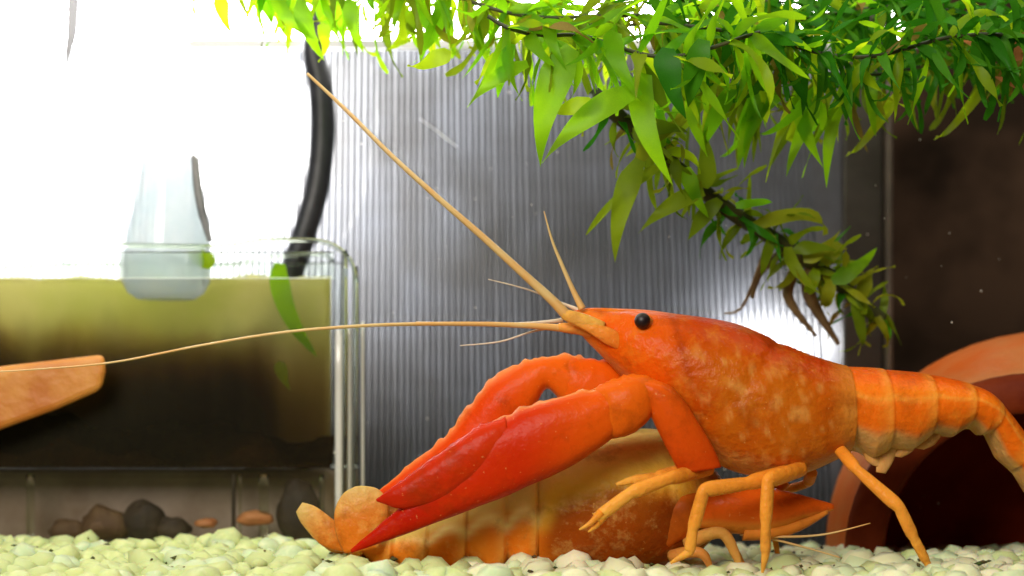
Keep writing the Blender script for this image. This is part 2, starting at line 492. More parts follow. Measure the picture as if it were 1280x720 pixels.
bar = thing('light_bar', P(520, -30, 11.5), 'white aquarium light bar glowing above the panel behind the leaves', 'lamp')
a0 = P(250, 50, 12); a1 = P(1130, -6, 12)
vs, fs = box((a0.x, .118, a0.z), (a1.x, .122, a1.z)); bevel(part('diffuser', (vs, fs), TUBE_LIGHT, bar, False), .0015)
vs, fs = box((a0.x-.003, .1222, a0.z+.001), (a1.x+.003, .14, a1.z+.012)); bevel(part('housing', (vs, fs), HOUSING, bar, False), .002)
vs, fs = box((a0.x-.003, .1165, a0.z-.003), (a1.x+.003, .14, a0.z-.0003)); bevel(part('spill_shield', (vs, fs), HOUSING, bar, False), .0006)  # lip added to keep the bar's light off the panel's back

# ------------------------------------------------------------------ ribbed panel at the back
pan = thing('ribbed_panel', P(640, 520, 10.2), 'grey translucent plastic panel with close upright ribs along the back', 'panel')
PY = 10.2
ztop = P(0, 63, PY).z; zbot = -.004
xl = P(-60, 0, PY).x; xr = P(1052, 0, PY).x
vs, fs = box((xl, PY*.01, zbot), (xr, PY*.01+.0012, ztop)); part('skin', (vs, fs), PANEL_BACK, pan, False)
sp = 7.5*(CAM_D+PY)/CAM_D/PX*.01
H = ztop-zbot
x_piv = P(520, 0, PY).x
nr = int((xr-xl)/sp)
prof = []
NP = 6
for k in range(NP+1):
    a = math.pi*k/NP
    prof.append((-math.cos(a)*sp*.33, -math.sin(a)*sp*.36))
vs, fs = [], []
for z in (0, 1):
    wz = 1.03-.13*z
    for (px_, py_) in prof: vs.append(Vector((px_*wz, py_, z*H)))
n1 = NP+1
for k in range(NP): fs.append((k, k+1, n1+k+1, n1+k))
fs.append(tuple(range(n1))[::-1]); fs.append(tuple(range(n1, 2*n1)))
rib = mesh('rib', vs, fs); rib.materials.append(PANEL)
for i in range(nr):
    xb = xl+(i+.5)*sp
    d = xb-x_piv
    lean = math.atan(d*.9/.34)*.85
    lean = max(-.16, min(.16, lean))
    xbb = x_piv+d*1.10
    if xbb > xr-.001 or xbb < xl: continue
    o = bpy.data.objects.new('rib', rib); COL.objects.link(o); o.parent = pan
    o.matrix_parent_inverse = Matrix.Translation(-ROOTLOC[pan.name])
    xbb += rnd.uniform(-.05, .05)*sp
    o.location = (xbb, PY*.01-.0002, zbot)
    k = -d*.13/H+rnd.uniform(-.0016, .0016)
    o.matrix_basis = Matrix.Translation(o.location) @ Matrix(((1, 0, k*1.25, 0), (0, 1, 0, 0), (0, 0, 1, 0), (0, 0, 0, 1)))
part('scratch', tube([(524, 148, 9.95, .006), (545, 163, 9.95, .014), (556, 172, 9.95, .02), (572, 184, 9.95, .006)], 5, 6), simple('scratch', (.85, .87, .9), rough=.4), pan)
x0 = P(1053, 0, PY).x; x1 = P(1104, 0, PY).x
vs, fs = box((x0, PY*.01-.001, zbot), (x1, PY*.01+.002, ztop+.02)); bevel(part('edge_strip', (vs, fs), EDGE_GREY, pan, False), .0008)
x0 = P(1104.5, 0, PY).x; x1 = P(1113, 0, PY).x
vs, fs = box((x0, PY*.01-.004, zbot), (x1, PY*.01+.001, ztop+.03))
seam = link('corner_seam', mesh('corner_seam', vs, fs, smooth=False), simple('seam_silicone', (.08, .06, .045), (.14, .10, .07), 60, .5))
tag(bevel(seam, .0008), 'thin pale upright seam of the tank right of the ribbed panel', 'seam')

blk = box(V(-17, 11.6, -.3), V(9.6, 13.2, 5.0))  # added block, keeps the back lamp's light off the lower panel
blk = bevel(link('back_blocker', mesh('back_blocker', blk[0], blk[1], smooth=False), simple('blocker_dark', (.030, .018, .010), (.055, .034, .020), 40, .7)), .003)
tag(blk, 'added dark ledge showing dimly through the lower ribbed panel', 'blocker')

# ------------------------------------------------------------------ black hose
hp = [(415, -30, 9.0, .30), (400, 40, 9.0, .30), (392, 62, 9.0, .30), (401, 110, 9.0, .30), (403, 170, 9.0, .30), (396, 235, 9.0, .30), (378, 300, 9.0, .30), (355, 370, 9.1, .30), (330, 460, 9.1, .30), (320, 600, 9.1, .30)]
h = tube(hp, 10, 16)
tag(link('black_hose', mesh('black_hose', h[0], h[1]), HOSE), 'curved black rubber hose rising behind the glass box', 'hose')

# ------------------------------------------------------------------ glass box at lower left
gb = thing('glass_box', P(150, 668, 6.0), 'clear glass box with murky olive water at lower left', 'glass box')
BY0, BY1 = 5.6, 8.5
bt = P(0, 303, BY0).z; bb = P(0, 588, BY0).z
bx0 = -.15; bx1 = P(418, 0, BY0).x
def pane(name, a, b, mat=PANE): 
    vs, fs = box(a, b); return bevel(part(name, (vs, fs), mat, gb, False), .0006)
FOG = translucent_mat('fogged_pane', (.09, .075, .035), (.05, .035, .015), 22, .6, lo=.35, hi=.7, gloss=.02, rough=.3, clear=.84)
pane('front_pane', (bx0, BY0*.01, P(0, 690, BY0).z), (bx1, BY0*.01+.0022, P(0, 348, BY0).z), FOG)
pane('front_rim_pane', (bx0, BY0*.01, P(0, 347.5, BY0).z), (bx1, BY0*.01+.0022, bt-.002))
pane('back_pane', (bx0, BY1*.01, bb), (bx1, BY1*.01+.0022, bt-.002))
STREAK = translucent_mat('white_streak', (.97, .96, .94), (.90, .88, .84), 60, .35, gloss=.10, rough=.15)  # white bars added as the bright streaks in the corner glass
# rounded corner: a bundle of upright fluted bars, the white ones added as streaks
cw = P(455, 0, BY0).x-bx1
for i, (f, r, zt) in enumerate([(.14, .075, 132), (.34, .06, 10), (.48, .055, 125), (.70, .06, 30), (.95, .034, 100)]):
    x = 418+f*37
    h = tube([(x, 303+zt, BY0+.1+f*1.3, r), (x, 420, BY0+.1+f*1.3, r*1.1), (x, 588, BY0+.1+f*1.3, r*1.1), (x, 690, BY0+.1+f*1.3, r)], 3, 10)
    part('corner_bar_and_streak', h, STREAK if i in (0, 2, 4) else POST, gb)
# rolled rim, front and back
rim = tube([(-60, 309, BY0, .06), (120, 306, BY0, .055), (270, 308, BY0, .05), (330, 301, BY0, .05), (395, 301, BY0, .055), (425, 312, BY0+.3, .055), (440, 330, BY0+.6, .05), (445, 352, BY0+.9, .05)], 8, 8)
part('rim', rim, POST, gb)
rim = tube([(-60, 338, BY1, .05), (150, 330, BY1, .045), (275, 332, BY1, .04), (330, 322, BY1, .04), (400, 318, BY1, .04), (416, 326, BY1-.3, .04)], 8, 8)
part('rim', rim, POST, gb)
# taupe base and posts, the clear ones added for white glare
z0 = P(0, 690, BY0).z; z1 = P(0, 590, BY0).z
vs, fs = box((bx0, BY0*.01+.018, z0), (bx1-.002, BY1*.01, z1)); bevel(part('base', (vs, fs), BASE, gb, False), .002)
for x, mat, r in [(38, POST, .10), (292, STONE_DK, .05), (330, POST, .12), (300, POST, .04), (402, POST, .06)]:
    part('post_and_glare', tube([(x, 593, BY0+.6, r), (x, 630, BY0+.6, r), (x, 690, BY0+.6, r)], 2, 10), mat, gb)

# murky film and sediment inside the box
vs, fs = [], []
NX, NZ = 60, 20
fx0, fx1 = -.148, P(414, 0, BY1).x
for j in range(NZ+1):
    for i in range(NX+1):
        x = lerp(fx0, fx1, i/NX)
        top = P(0, 347, BY1).z+.0010*mnoise.noise(Vector((x*120, 0, 5)))+.0004*mnoise.noise(Vector((x*500, 0, 5)))
        z = lerp(bb+.001, top, j/NZ)
        vs.append(Vector((x, BY1*.01-.0015+.0008*mnoise.noise(Vector((x*60, z*60, 1))), z)))
for j in range(NZ):
    for i in range(NX):
        a = j*(NX+1)+i; fs.append((a, a+1, a+NX+2, a+NX+1))
film = link('algae_film', mesh('algae_film', vs, fs), ALGAE); film['kind'] = 'stuff'
sol = film.modifiers.new('thickness', 'SOLIDIFY'); sol.thickness = .0008
tag(film, 'olive green algae film on the back pane of the glass box', 'algae')
MURK, nt_, b_, out_n = newmat('murky_water'); nt_.nodes.remove(b_)
va = nt_.nodes.new('ShaderNodeVolumeAbsorption'); va.inputs['Color'].default_value = (.56, .38, .12, 1)
tc_ = nt_.nodes.new('ShaderNodeTexCoord'); sx_ = nt_.nodes.new('ShaderNodeSeparateXYZ'); nt_.links.new(tc_.outputs['Object'], sx_.inputs[0])
mp_ = nt_.nodes.new('ShaderNodeMapping'); mp_.inputs['Scale'].default_value = (1, 1, .35); nt_.links.new(tc_.outputs['Object'], mp_.inputs[0])
nz_ = nt_.nodes.new('ShaderNodeTexNoise'); nz_.inputs['Scale'].default_value = 75; nz_.inputs['Detail'].default_value = 3; nt_.links.new(mp_.outputs[0], nz_.inputs['Vector'])
ad_ = nt_.nodes.new('ShaderNodeMath'); ad_.operation = 'MULTIPLY_ADD'; ad_.inputs[1].default_value = .034
nt_.links.new(nz_.outputs['Fac'], ad_.inputs[0]); nt_.links.new(sx_.outputs['Z'], ad_.inputs[2])
mr_ = nt_.nodes.new('ShaderNodeMapRange'); mr_.interpolation_type = 'SMOOTHSTEP'
mr_.inputs['From Min'].default_value = P(0, 395, 7).z+.017; mr_.inputs['From Max'].default_value = P(0, 515, 7).z+.017
mr_.inputs['To Min'].default_value = 4; mr_.inputs['To Max'].default_value = 300
nt_.links.new(ad_.outputs[0], mr_.inputs['Value']); mz_ = nt_.nodes.new('ShaderNodeMapRange'); mz_.inputs['From Min'].default_value = P(318, 0, 7).x; mz_.inputs['From Max'].default_value = P(352, 0, 7).x
mz_.inputs['To Min'].default_value = 1; mz_.inputs['To Max'].default_value = .30
nt_.links.new(sx_.outputs['X'], mz_.inputs['Value'])
mm_ = nt_.nodes.new('ShaderNodeMath'); mm_.operation = 'MULTIPLY'
nt_.links.new(mr_.outputs[0], mm_.inputs[0]); nt_.links.new(mz_.outputs[0], mm_.inputs[1]); nt_.links.new(mm_.outputs[0], va.inputs['Density']); nt_.links.new(va.outputs[0], out_n.inputs['Volume'])
vs, fs = box((-.147, .0605, bb+.0008), (P(414, 0, 8.2).x, .0822, P(0, 349, 8.2).z))
wtr = link('murky_water', mesh('murky_water', vs, fs, smooth=False), MURK); wtr['kind'] = 'stuff'
tag(wtr, 'murky water clouding to brown towards the bottom of the glass box', 'water')
vs, fs = [], []
NX, NY = 90, 14
for j in range(NY+1):
    for i in range(NX+1):
        x = lerp(-.148, P(408, 0, BY0).x, i/NX); yy = lerp(BY0*.01+.003, BY1*.01-.004, j/NY)
        d = j/NY
        xp = x*100
        z = P(0, lerp(572, 535, d)+20*sstep(-6.4, -5.2, xp), BY0+d*2.5).z+.007*mnoise.noise(Vector((x*45, yy*80, 2)))+.003*mnoise.noise(Vector((x*110, yy*110, 7)))+.0018*mnoise.noise(Vector((x*190, yy*190, 2)))
        vs.append(Vector((x, yy, z)))
nb = len(vs)
for j in range(NY):
    for i in range(NX):
        a = j*(NX+1)+i; fs.append((a, a+1, a+NX+2, a+NX+1))
for i in range(NX+1): vs.append(Vector((vs[i].x, vs[i].y, bb+.0005)))
for i in range(NX): fs.append((nb+i, nb+i+1, i+1, i))
sed = link('sediment_bank', mesh('sediment_bank', vs, fs), SOIL); sed['kind'] = 'stuff'
tag(sed, 'dark brown sediment banked along the bottom of the glass box', 'sediment')

# ------------------------------------------------------------------ funnel, pipettes, slab, stones by the box
def cone_between(stats, Y, n=32, thick=.06):
    "stats: (left px, right px, y px)"
    vs, fs = [], []
    prof = [(a, b, y, 0) for a, b, y in stats]+[(a, b, y, thick) for a, b, y in stats[::-1]]
    for (a, b, y, t) in prof:
        A = P(a, y, Y); B = P(b, y, Y); c = (A+B)/2; r = (B-A).length/2-t*.01
        for k in range(n):
            g = 2*math.pi*k/n; vs.append(c+Vector((r*math.cos(g), r*math.sin(g), 0)))
    m = len(prof)
    for j in range(m):
        j2 = (j+1) % m
        for k in range(n): fs.append((j*n+k, j2*n+k, j2*n+(k+1) % n, j*n+(k+1) % n))
    return vs, fs
fun = thing('clear_funnel', P(208, 385, 7.1), 'clear bluish plastic funnel standing in the glass box', 'funnel')
part('cone', cone_between([(178, 240, 195), (172, 246, 220), (165, 254, 260), (155, 262, 300), (151, 264, 330), (153, 262, 352), (160, 255, 366), (172, 243, 374)], 7.1), FUNNEL, fun)
part('dark_edge', tube([(241, 194, 6.3, .05), (244, 205, 6.3, .09), (248, 240, 6.3, .10), (254, 270, 6.3, .10), (263, 302, 6.3, .06)], 5, 10, None, .5), GREY_DARK, fun)  # rod added as the dark right edge of the clear plastic
h = tube([(93, -40, 9.3, .17), (92, 0, 9.3, .16), (90, 40, 9.3, .14), (86, 62, 9.3, .10), (83, 86, 9.3, .03)], 6, 14)
tag(link('pipette', mesh('pipette', h[0], h[1]), GREY_TIP), 'grey pipette tip hanging down from the top edge, the thicker one', 'pipette')
h = tube([(22, -30, 9.3, .05), (24, 10, 9.3, .05), (28, 45, 9.3, .05), (36, 66, 9.3, .03)], 6, 10)
tag(link('air_line', mesh('air_line', h[0], h[1]), FUNNEL), 'thin faint clear air line at the upper left corner', 'air line')

out = [(-60, 467), (0, 458), (70, 450), (131, 443), (132, 465), (127, 487), (70, 512), (0, 537), (-60, 555)]
vs = [P(x, y, 4.7) for x, y in out]+[P(x, y, 5.1) for x, y in out]
n = len(out); fs = [tuple(range(n)), tuple(range(2*n-1, n-1, -1))]+[(k, n+k, n+(k+1) % n, (k+1) % n) for k in range(n)]
o = link('orange_slab', mesh('orange_slab', vs, fs, smooth=False), ORANGE_SLAB); bevel(o, .0015, 3)
tag(o, 'flat orange wedge jutting in from the left edge before the box', 'slab')

def stone(x, y, Y, rx, rz, mat, seed, label, group='stones under the glass box'):
    vs, fs = [], []
    U, R_ = 20, 11
    c = P(x, y, Y); k0 = (CAM_D+Y)/CAM_D/PX*.01
    for j in range(R_+1):
        th = math.pi*j/R_
        for k in range(U):
            ph = 2*math.pi*k/U
            d = Vector((math.sin(th)*math.cos(ph), math.sin(th)*math.sin(ph), math.cos(th)))
            q = 1+.30*mnoise.noise(d*1.4+Vector((seed, 0, 0)))+.09*mnoise.noise(d*4+Vector((seed, 3, 0)))
            vs.append(c+Vector((d.x*rx*k0, d.y*rx*k0*.7, d.z*rz*k0))*q)
    for j in range(R_):
        for k in range(U):
            fs.append((j*U+k, (j+1)*U+k, (j+1)*U+(k+1) % U, j*U+(k+1) % U))
    o = link('stone', mesh('stone', vs, fs), mat); tag(o, label, 'stone', group); return o
stone(130, 655, 6.2, 30, 22, STONE_BR, 1.3, 'brown stone left of the blackest stone under the box')
stone(178, 652, 6.2, 26, 26, STONE_DK, 4.1, 'blackest round stone under the middle of the glass box')
stone(372, 640, 6.2, 26, 38, STONE_DK, 7.7, 'tall dark stone beside the lower fan of the pale crayfish')
stone(85, 662, 6.2, 24, 14, STONE_BR, 9.1, 'low flat brown stone, leftmost under the glass box')
stone(215, 662, 6.2, 24, 16, STONE_DK, 12.1, 'low dark stone right of the blackest stone under the box')
stone(318, 648, 6.2, 22, 10, REFL_OR, 15.1, 'stone-shaped orange reflection of the crayfish under the box beside the added glass post')
stone(258, 654, 6.2, 14, 6, REFL_OR, 18.1, 'tiny flat chip standing for an orange reflection under the box')

# ------------------------------------------------------------------ terracotta jug at the right
jug = thing('clay_jug', P(1290, 712, 5), 'dark red terracotta jug lying on its side at the right edge', 'jug')
Mc = P(1292, 704, 2.6); Bc = P(1312, 688, 6.4)
ax = (Bc-Mc).normalized(); Lb = (Bc-Mc).length
u = ax.cross(Vector((0, 0, 1))).normalized(); w = u.cross(ax)
def lathe(prof, n=56):
    vs, fs = [], []
    for (r, d) in prof:
        for k in range(n):
            a = 2*math.pi*k/n
            vs.append(Mc+ax*(d*.01)+(u*math.cos(a)+w*math.sin(a))*(r*.01))
    for j in range(len(prof)-1):
        for k in range(n): fs.append((j*n+k, (j+1)*n+k, (j+1)*n+(k+1) % n, j*n+(k+1) % n))
    return vs, fs
outer = catmull([(3.98, .1), (4.12, .5), (4.4, 1.2), (4.9, 2.6), (5.05, 4.0), (4.8, 5.5), (4.0, 7.0), (2.4, 7.9), (.05, 8.1)], 4)
inner = catmull([(3.15, .12), (3.2, .4), (3.6, 1.2), (4.4, 2.8), (4.5, 4.5), (3.8, 6.2), (2.2, 7.4), (.05, 7.6)], 4)
part('body', lathe(outer), PALE_CLAY, jug)
part('inside', lathe(inner), simple('dark_red_clay', (.42, .045, .006), (.30, .028, .004), 60, .7, Specular_IOR_Level=.05), jug)
lip = catmull([(3.15, .14), (3.14, .0), (3.25, -.10), (3.5, -.14), (3.8, -.12), (3.96, -.02), (4.0, .12), (3.99, .16)], 3)
part('lip', lathe(lip), CLAY, jug)
h = P(1045, 590, 3.6)

# ------------------------------------------------------------------ crayfish builder pieces
RED, AMBER, TAN = (.58, .026, .002), (.54, .125, .005), (.64, .33, .10)

def colA(u, a, x, y):
    # head orange, carapace amber on its flank, abdomen bright orange with tan underside
    top = (1+math.cos(a))/2
    n = mnoise.noise(Vector((x*.02, y*.02, 1)))
    if u < 11/21:
        flank = sstep(815, 900, x)*sstep(.95, .62, top)
        c = mixc(mixc((.78, .11, .003), (.52, .045, .001), sstep(800, 880, x)), AMBER, flank*(.85+.4*n))
        c = mixc(c, TAN, sstep(.16, .0, top)*.6)
        m2 = mnoise.noise(Vector((x*.055, y*.055, 9)))+.5*mnoise.noise(Vector((x*.12, y*.12, 9)))
        c = mixc(c, (.80, .42, .10), flank*sstep(.10, .55, m2)*.45)
        c = mixc(c, (.74, .26, .03), sstep(1022, 1050, x)*.6)
        c = mixc(c, (.36, .04, .002), math.exp(-((x-(838+(y-400)*.22))/5)**2)*sstep(.25, .5, top)*.5)
        c = mixc(c, (.86, .30, .03), sstep(760, 720, x)*.6)
    else:
        c = mixc((.84, .11, .003), (.92, .20, .008), sstep(.95, .7, top))
        c = mixc(c, (.86, .16, .006), sstep(.66, .58, top))
        c = mixc(c, TAN, sstep(.36, .22, top+.06*n+.12*sstep(1090, 1140, x)))
        t = (u-11/21)/(10/21)*6; fr = t-math.floor(t)
        c = mixc(c, (.90, .44, .06), sstep(.60, .90, fr)*sstep(.97, .92, fr)*.35)
        c = mixc(c, (.40, .05, .003), sstep(.955, .985, fr)*.25)
        c = mixc(c, (.92, .42, .06), math.exp(-((top-.66+.05*math.sin(math.pi*fr))/.035)**2)*.5)
    return c

def abdomen_shape(u0, u1, nseg, rise=.055, pl=.28):
    def f(u, a):
        # before the abdomen: cervical groove; on it: overlapping plates with pointed side flaps
        if u < u0 or u > u1:
            g = math.exp(-((u-.335-.06*math.cos(a))/.009)**2)
            return 1-.035*g, 0
        t = (u-u0)/(u1-u0)*nseg; fr = t-math.floor(t)
        r = 1-.02+rise*(fr**.7)*(1 if fr < .93 else (1-fr)/.07)
        low = sstep(.0, -.8, math.cos(a))
        drop = low*pl*(1-abs(2*fr-1.1)-.5)*(1 if abs(math.sin(a)) > .08 else .2)
        return r, drop
    return f

A = thing('crayfish', P(960, 712, 0), 'bright orange crayfish with long antennae standing over the paler one', 'crayfish', 'crayfish on the gravel')
SA = [(716, 392, 714, 399, .05), (728, 386.5, 720, 410, .16), (750, 388, 735, 428, .36), (778, 388, 757, 450, .60), (803, 388.5, 778, 472, .80), (840, 392, 806, 500, 1.0),
      (880, 397, 850, 545, 1.16), (920, 405, 902, 583, 1.26), (960, 421, 955, 597, 1.30), (1000, 439, 1003, 592, 1.24), (1035, 451, 1040, 577, 1.12), (1058, 457, 1062, 566, 1.02),
      (1085, 459, 1090, 570, 1.0), (1115, 462, 1118, 566, 1.0), (1150, 466, 1150, 554, .97), (1183, 472, 1180, 544, .93), (1212, 480, 1206, 538, .88), (1236, 491, 1224, 540, .82),
      (1258, 514, 1236, 552, .74), (1282, 545, 1256, 582, .66), (1308, 580, 1282, 614, .58), (1332, 614, 1308, 644, .48)]
part('body', loft(SA, 0, 14, 72, abdomen_shape(11/21, 1.0, 6, .024, .16), colA, 2.15), SHELL, A)
# sharp ridge ("rostrum") above the eyes
part('rostrum', loft([(706, 391, 706, 394, .03), (735, 385, 735, 394, .12), (770, 385.5, 770, 398, .22), (810, 387.5, 812, 402, .30), (850, 393, 850, 404, .22)], 0, 5, 12, None, lambda u, a, x, y: (.80, .15, .006)), SHELL, A)

def eye(c, r, parent, stalk_to):
    vs, fs = [], []
    U, R_ = 20, 12
    for j in range(R_+1):
        th = math.pi*j/R_
        for k in range(U):
            ph = 2*math.pi*k/U
            vs.append(c+Vector((math.sin(th)*math.cos(ph), math.sin(th)*math.sin(ph), math.cos(th)))*r)
    for j in range(R_):
        for k in range(U): fs.append((j*U+k, (j+1)*U+k, (j+1)*U+(k+1) % U, j*U+(k+1) % U))
    e = part('eye', (vs, fs), EYE, parent)
    return e
eye(P(803, 401, -.80), .00155, A, None); eye(P(803, 401, .72), .00155, A, None)
for s in (-1, 1):
    part('eye_stalk', tube([(815, 408, s*.45, .13), (808, 404, s*.62, .14), (804, 402, s*.72, .15)], 4, 12, lambda t: (.80, .30, .05)), SHELL, A)
# blade beside each antenna base
for q in (-.58, .58):
    part('antenna_scale', loft([(722, 402, 721, 407, .04), (742, 404, 739, 418, .08), (766, 411, 760, 432, .09), (786, 424, 781, 440, .04)], q, 5, 12, None, lambda u, a, x, y: mixc((.86, .36, .06), (.82, .17, .010), u)), SHELL, A)
yl = lambda t: mixc((.80, .42, .08), (.62, .45, .22), t)
# antenna bases and antennae
part('antenna_base', tube([(752, 412, -.45, .16), (730, 402, -.50, .15), (714, 396, -.52, .125), (704, 392, -.52, .10)], 5, 12, lambda t: (.84, .42, .08)), SHELL, A)
part('antenna_base', tube([(752, 418, -.15, .17), (728, 410, -.20, .15), (712, 410, -.22, .11), (698, 409, -.22, .08)], 5, 12, lambda t: (.84, .36, .07)), SHELL, A)
part('antenna', tube([(708, 394, -.52, .105), (690, 375, -.55, .092), (655, 343, -.6, .078), (600, 293, -.65, .064), (545, 245, -.7, .054), (490, 195, -.7, .045), (435, 140, -.6, .038), (384, 92, -.5, .028)], 10, 8), FEELER, A)
part('antenna', tube([(702, 410, -.22, .075), (660, 407, -.3, .055), (600, 405, -.4, .045), (520, 405, -.6, .036), (440, 408, -.9, .030), (350, 416, -1.1, .026), (250, 432, -1.2, .022), (140, 453, -1.2, .018), (40, 462, -1.2, .014), (-30, 466, -1.2, .012)], 10, 8), FEELER, A)
part('antennule', tube([(728, 386, -.2, .075), (716, 362, -.22, .05), (702, 330, -.25, .036), (690, 300, -.28, .024), (680, 264, -.3, .010)], 8, 8), FEELER, A)
part('antennule', tube([(724, 388, .1, .05), (700, 378, .1, .022), (660, 362, .1, .016), (610, 349, .1, .009)], 8, 6), THIN_FEELER, A)
part('antennule', tube([(708, 408, -.1, .05), (670, 413, -.1, .022), (625, 427, -.1, .016), (575, 432, -.1, .010)], 8, 6), THIN_FEELER, A)
part('antennule', tube([(704, 400, .2, .05), (670, 403, .2, .024), (600, 405, .2, .016), (520, 402, .2, .008)], 8, 6), THIN_FEELER, A)

# the two big claws
def col_claw(u, a, x, y):
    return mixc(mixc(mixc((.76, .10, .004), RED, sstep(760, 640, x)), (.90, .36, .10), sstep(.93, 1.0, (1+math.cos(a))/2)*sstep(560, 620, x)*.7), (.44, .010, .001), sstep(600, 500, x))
def col_far(u, a, x, y):
    top = (1+math.cos(a))/2
    c = mixc((.80, .13, .006), (.70, .055, .003), sstep(700, 600, x))
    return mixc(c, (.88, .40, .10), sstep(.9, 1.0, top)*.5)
def knob(u, a):
    b = .03*math.sin(u*90)*max(0, math.cos(a))**6
    return 1+b, 0
def tub(amp):
    def f(u, a):
        b = amp*max(0, .35+1.6*mnoise.noise(Vector((u*34, 3.3, amp*50))))*max(0, math.cos(a))**10+.05*mnoise.noise(Vector((u*9, math.cos(a)*2, math.sin(a)*2)))
        return 1+b, 0
    return f
far = part('claw', loft([(776, 462, 774, 522, .22), (752, 456, 744, 512, .32), (726, 447, 722, 520, .36), (702, 445, 702, 502, .36), (678, 447, 684, 486, .36), (660, 451, 670, 506, .37), (638, 461, 654, 534, .38), (612, 479, 630, 560, .38),
     (588, 506, 610, 590, .36), (566, 536, 588, 612, .32), (545, 556, 565, 625, .26), (515, 580, 535, 632, .22), (490, 600, 508, 632, .15), (471, 615, 476, 624, .06)], .45, 7, 26, tub(.10), col_far, 2.3), CLAW, A)
near = part('claw', loft([(792, 478, 800, 528, .26), (770, 482, 778, 538, .36), (745, 488, 752, 558, .42), (715, 492, 724, 577, .45), (680, 501, 692, 594, .46), (645, 515, 660, 608, .46), (612, 534, 630, 621, .44),
     (582, 566, 596, 634, .38), (550, 596, 560, 648, .32), (518, 622, 526, 661, .25), (485, 648, 490, 674, .17), (458, 670, 461, 684, .10), (438, 687, 440, 691, .03)], -1.15, 7, 28, tub(.09), col_claw, 2.5), CLAW, A)
part('claw_finger', loft([(632, 522, 640, 570, .22), (606, 530, 616, 584, .27), (578, 546, 590, 602, .28), (548, 568, 560, 622, .25), (518, 590, 526, 634, .20), (492, 608, 498, 636, .14), (476, 620, 480, 630, .06), (470, 624, 471, 627, .02)], -1.32, 6, 18, tub(.08), lambda u, a, x, y: mixc((.60, .034, .003), (.42, .012, .002), u), 2.3), CLAW, near)
# arm of the near claw: upper arm from under the head, wrist knob
part('arm', loft([(850, 592, 902, 584, .18), (838, 570, 892, 560, .30), (820, 534, 874, 530, .38), (804, 502, 856, 502, .38), (793, 482, 840, 484, .32), (786, 472, 818, 474, .14)], -1.22, 5, 22, None, lambda u, a, x, y: mixc((.62, .06, .003), (.76, .115, .005), u), 2.4), CLAW, A)
part('wrist', loft([(818, 474, 826, 500, .15), (800, 468, 812, 524, .34), (780, 470, 794, 540, .40), (758, 478, 772, 548, .36), (742, 487, 752, 548, .20)], -1.22, 5, 22, tub(.06), lambda u, a, x, y: (.76, .125, .005), 2.3), CLAW, A)
part('wrist', loft([(790, 458, 790, 525, .2), (765, 453, 762, 528, .36), (738, 449, 734, 526, .38), (714, 446, 712, 520, .34), (698, 448, 700, 506, .2)], .4, 5, 20, tub(.07), lambda u, a, x, y: (.76, .11, .004), 2.3), CLAW, A)
part('arm', loft([(845, 480, 850, 524, .2), (810, 466, 815, 520, .34), (782, 460, 787, 522, .36), (758, 457, 760, 515, .2)], .45, 5, 18, None, lambda u, a, x, y: (.70, .09, .004)), CLAW, A)

# walking legs
lo = lambda t: mixc((.84, .26, .02), (.90, .44, .07), t)
def jointed(pts):
    out = []
    for p, q in zip(pts, pts[1:]):
        for t, k in ((.05, .82), (.25, .90), (.80, 1.0), (.95, .88)):
            m = [lerp(a, b, t) for a, b in zip(p, q)]; m[3] *= k*.88; out.append(tuple(m))
    out.append(pts[-1]); return out
def leg(pts): return part('leg', tube(jointed(pts), 5, 12, lo, .85), SHELL, A)
leg([(985, 590, -.8, .20), (935, 604, -1.25, .17), (880, 612, -1.6, .17), (866, 662, -1.55, .14), (862, 690, -1.5, .12), (838, 704, -1.5, .03)])
leg([(1005, 585, -.7, .20), (960, 600, -1.6, .18), (957, 655, -1.65, .14), (957, 692, -1.6, .12), (953, 716, -1.55, .03)])
leg([(1048, 560, -.7, .16), (1070, 586, -1.3, .14), (1124, 634, -1.6, .16), (1142, 672, -1.55, .13), (1158, 702, -1.45, .10), (1170, 724, -1.4, .03)])
pin = leg([(890, 585, -.8, .18), (836, 598, -1.7, .16), (790, 615, -1.85, .16), (745, 648, -1.9, .13)])
part('pincer', tube([(752, 640, -1.93, .09), (738, 654, -1.95, .05), (724, 662, -1.95, .015)], 4, 8, lo), SHELL, pin)
part('pincer', tube([(754, 646, -1.88, .08), (744, 658, -1.88, .05), (735, 665, -1.88, .012)], 4, 8, lo), SHELL, pin)
leg([(880, 582, -.3, .2), (850, 590, -.9, .2), (820, 598, -1.2, .16), (790, 600, -1.35, .10), (770, 606, -1.4, .04)])
leg([(985, 600, .6, .14), (940, 640, .9, .13), (905, 668, 1.0, .11), (925, 700, 1.0, .09), (934, 716, 1.0, .05)])
leg([(1015, 590, .4, .16), (1010, 604, .9, .13), (985, 612, 1.3, .12), (965, 650, 1.4, .1), (975, 712, 1.4, .05)])
# swimmerets hanging below the abdomen, tail fan beyond the bend
for (x, y, x2, y2) in [(1085, 560, 1098, 592), (1112, 560, 1102, 600), (1140, 553, 1122, 580), (1168, 545, 1150, 570)]:
    part('swimmeret', loft([(x-10, y-6, x+12, y-6, .08), (lerp(x, x2, .5)-11, lerp(y, y2, .4), lerp(x, x2, .5)+10, lerp(y, y2, .4), .07), (x2-7, y2-10, x2+5, y2-8, .03)], -.25, 4, 10, None, lambda u, a, x, y: (.66, .34, .11)), SHELL, A)
for k, (x2, y2) in enumerate([(1375, 690), (1350, 704), (1325, 708)]):
    part('tail_fan', loft([(1326, 618, 1312, 636, .1), (lerp(1320, x2, .6)+12, lerp(628, y2, .6)-8, lerp(1320, x2, .6)-14, lerp(628, y2, .6)+8, .12), (x2+8, y2-6, x2-8, y2+6, .05)], -.4+.4*k, 4, 12, None, lambda u, a, x, y: (.82, .26, .03)), SHELL, A)

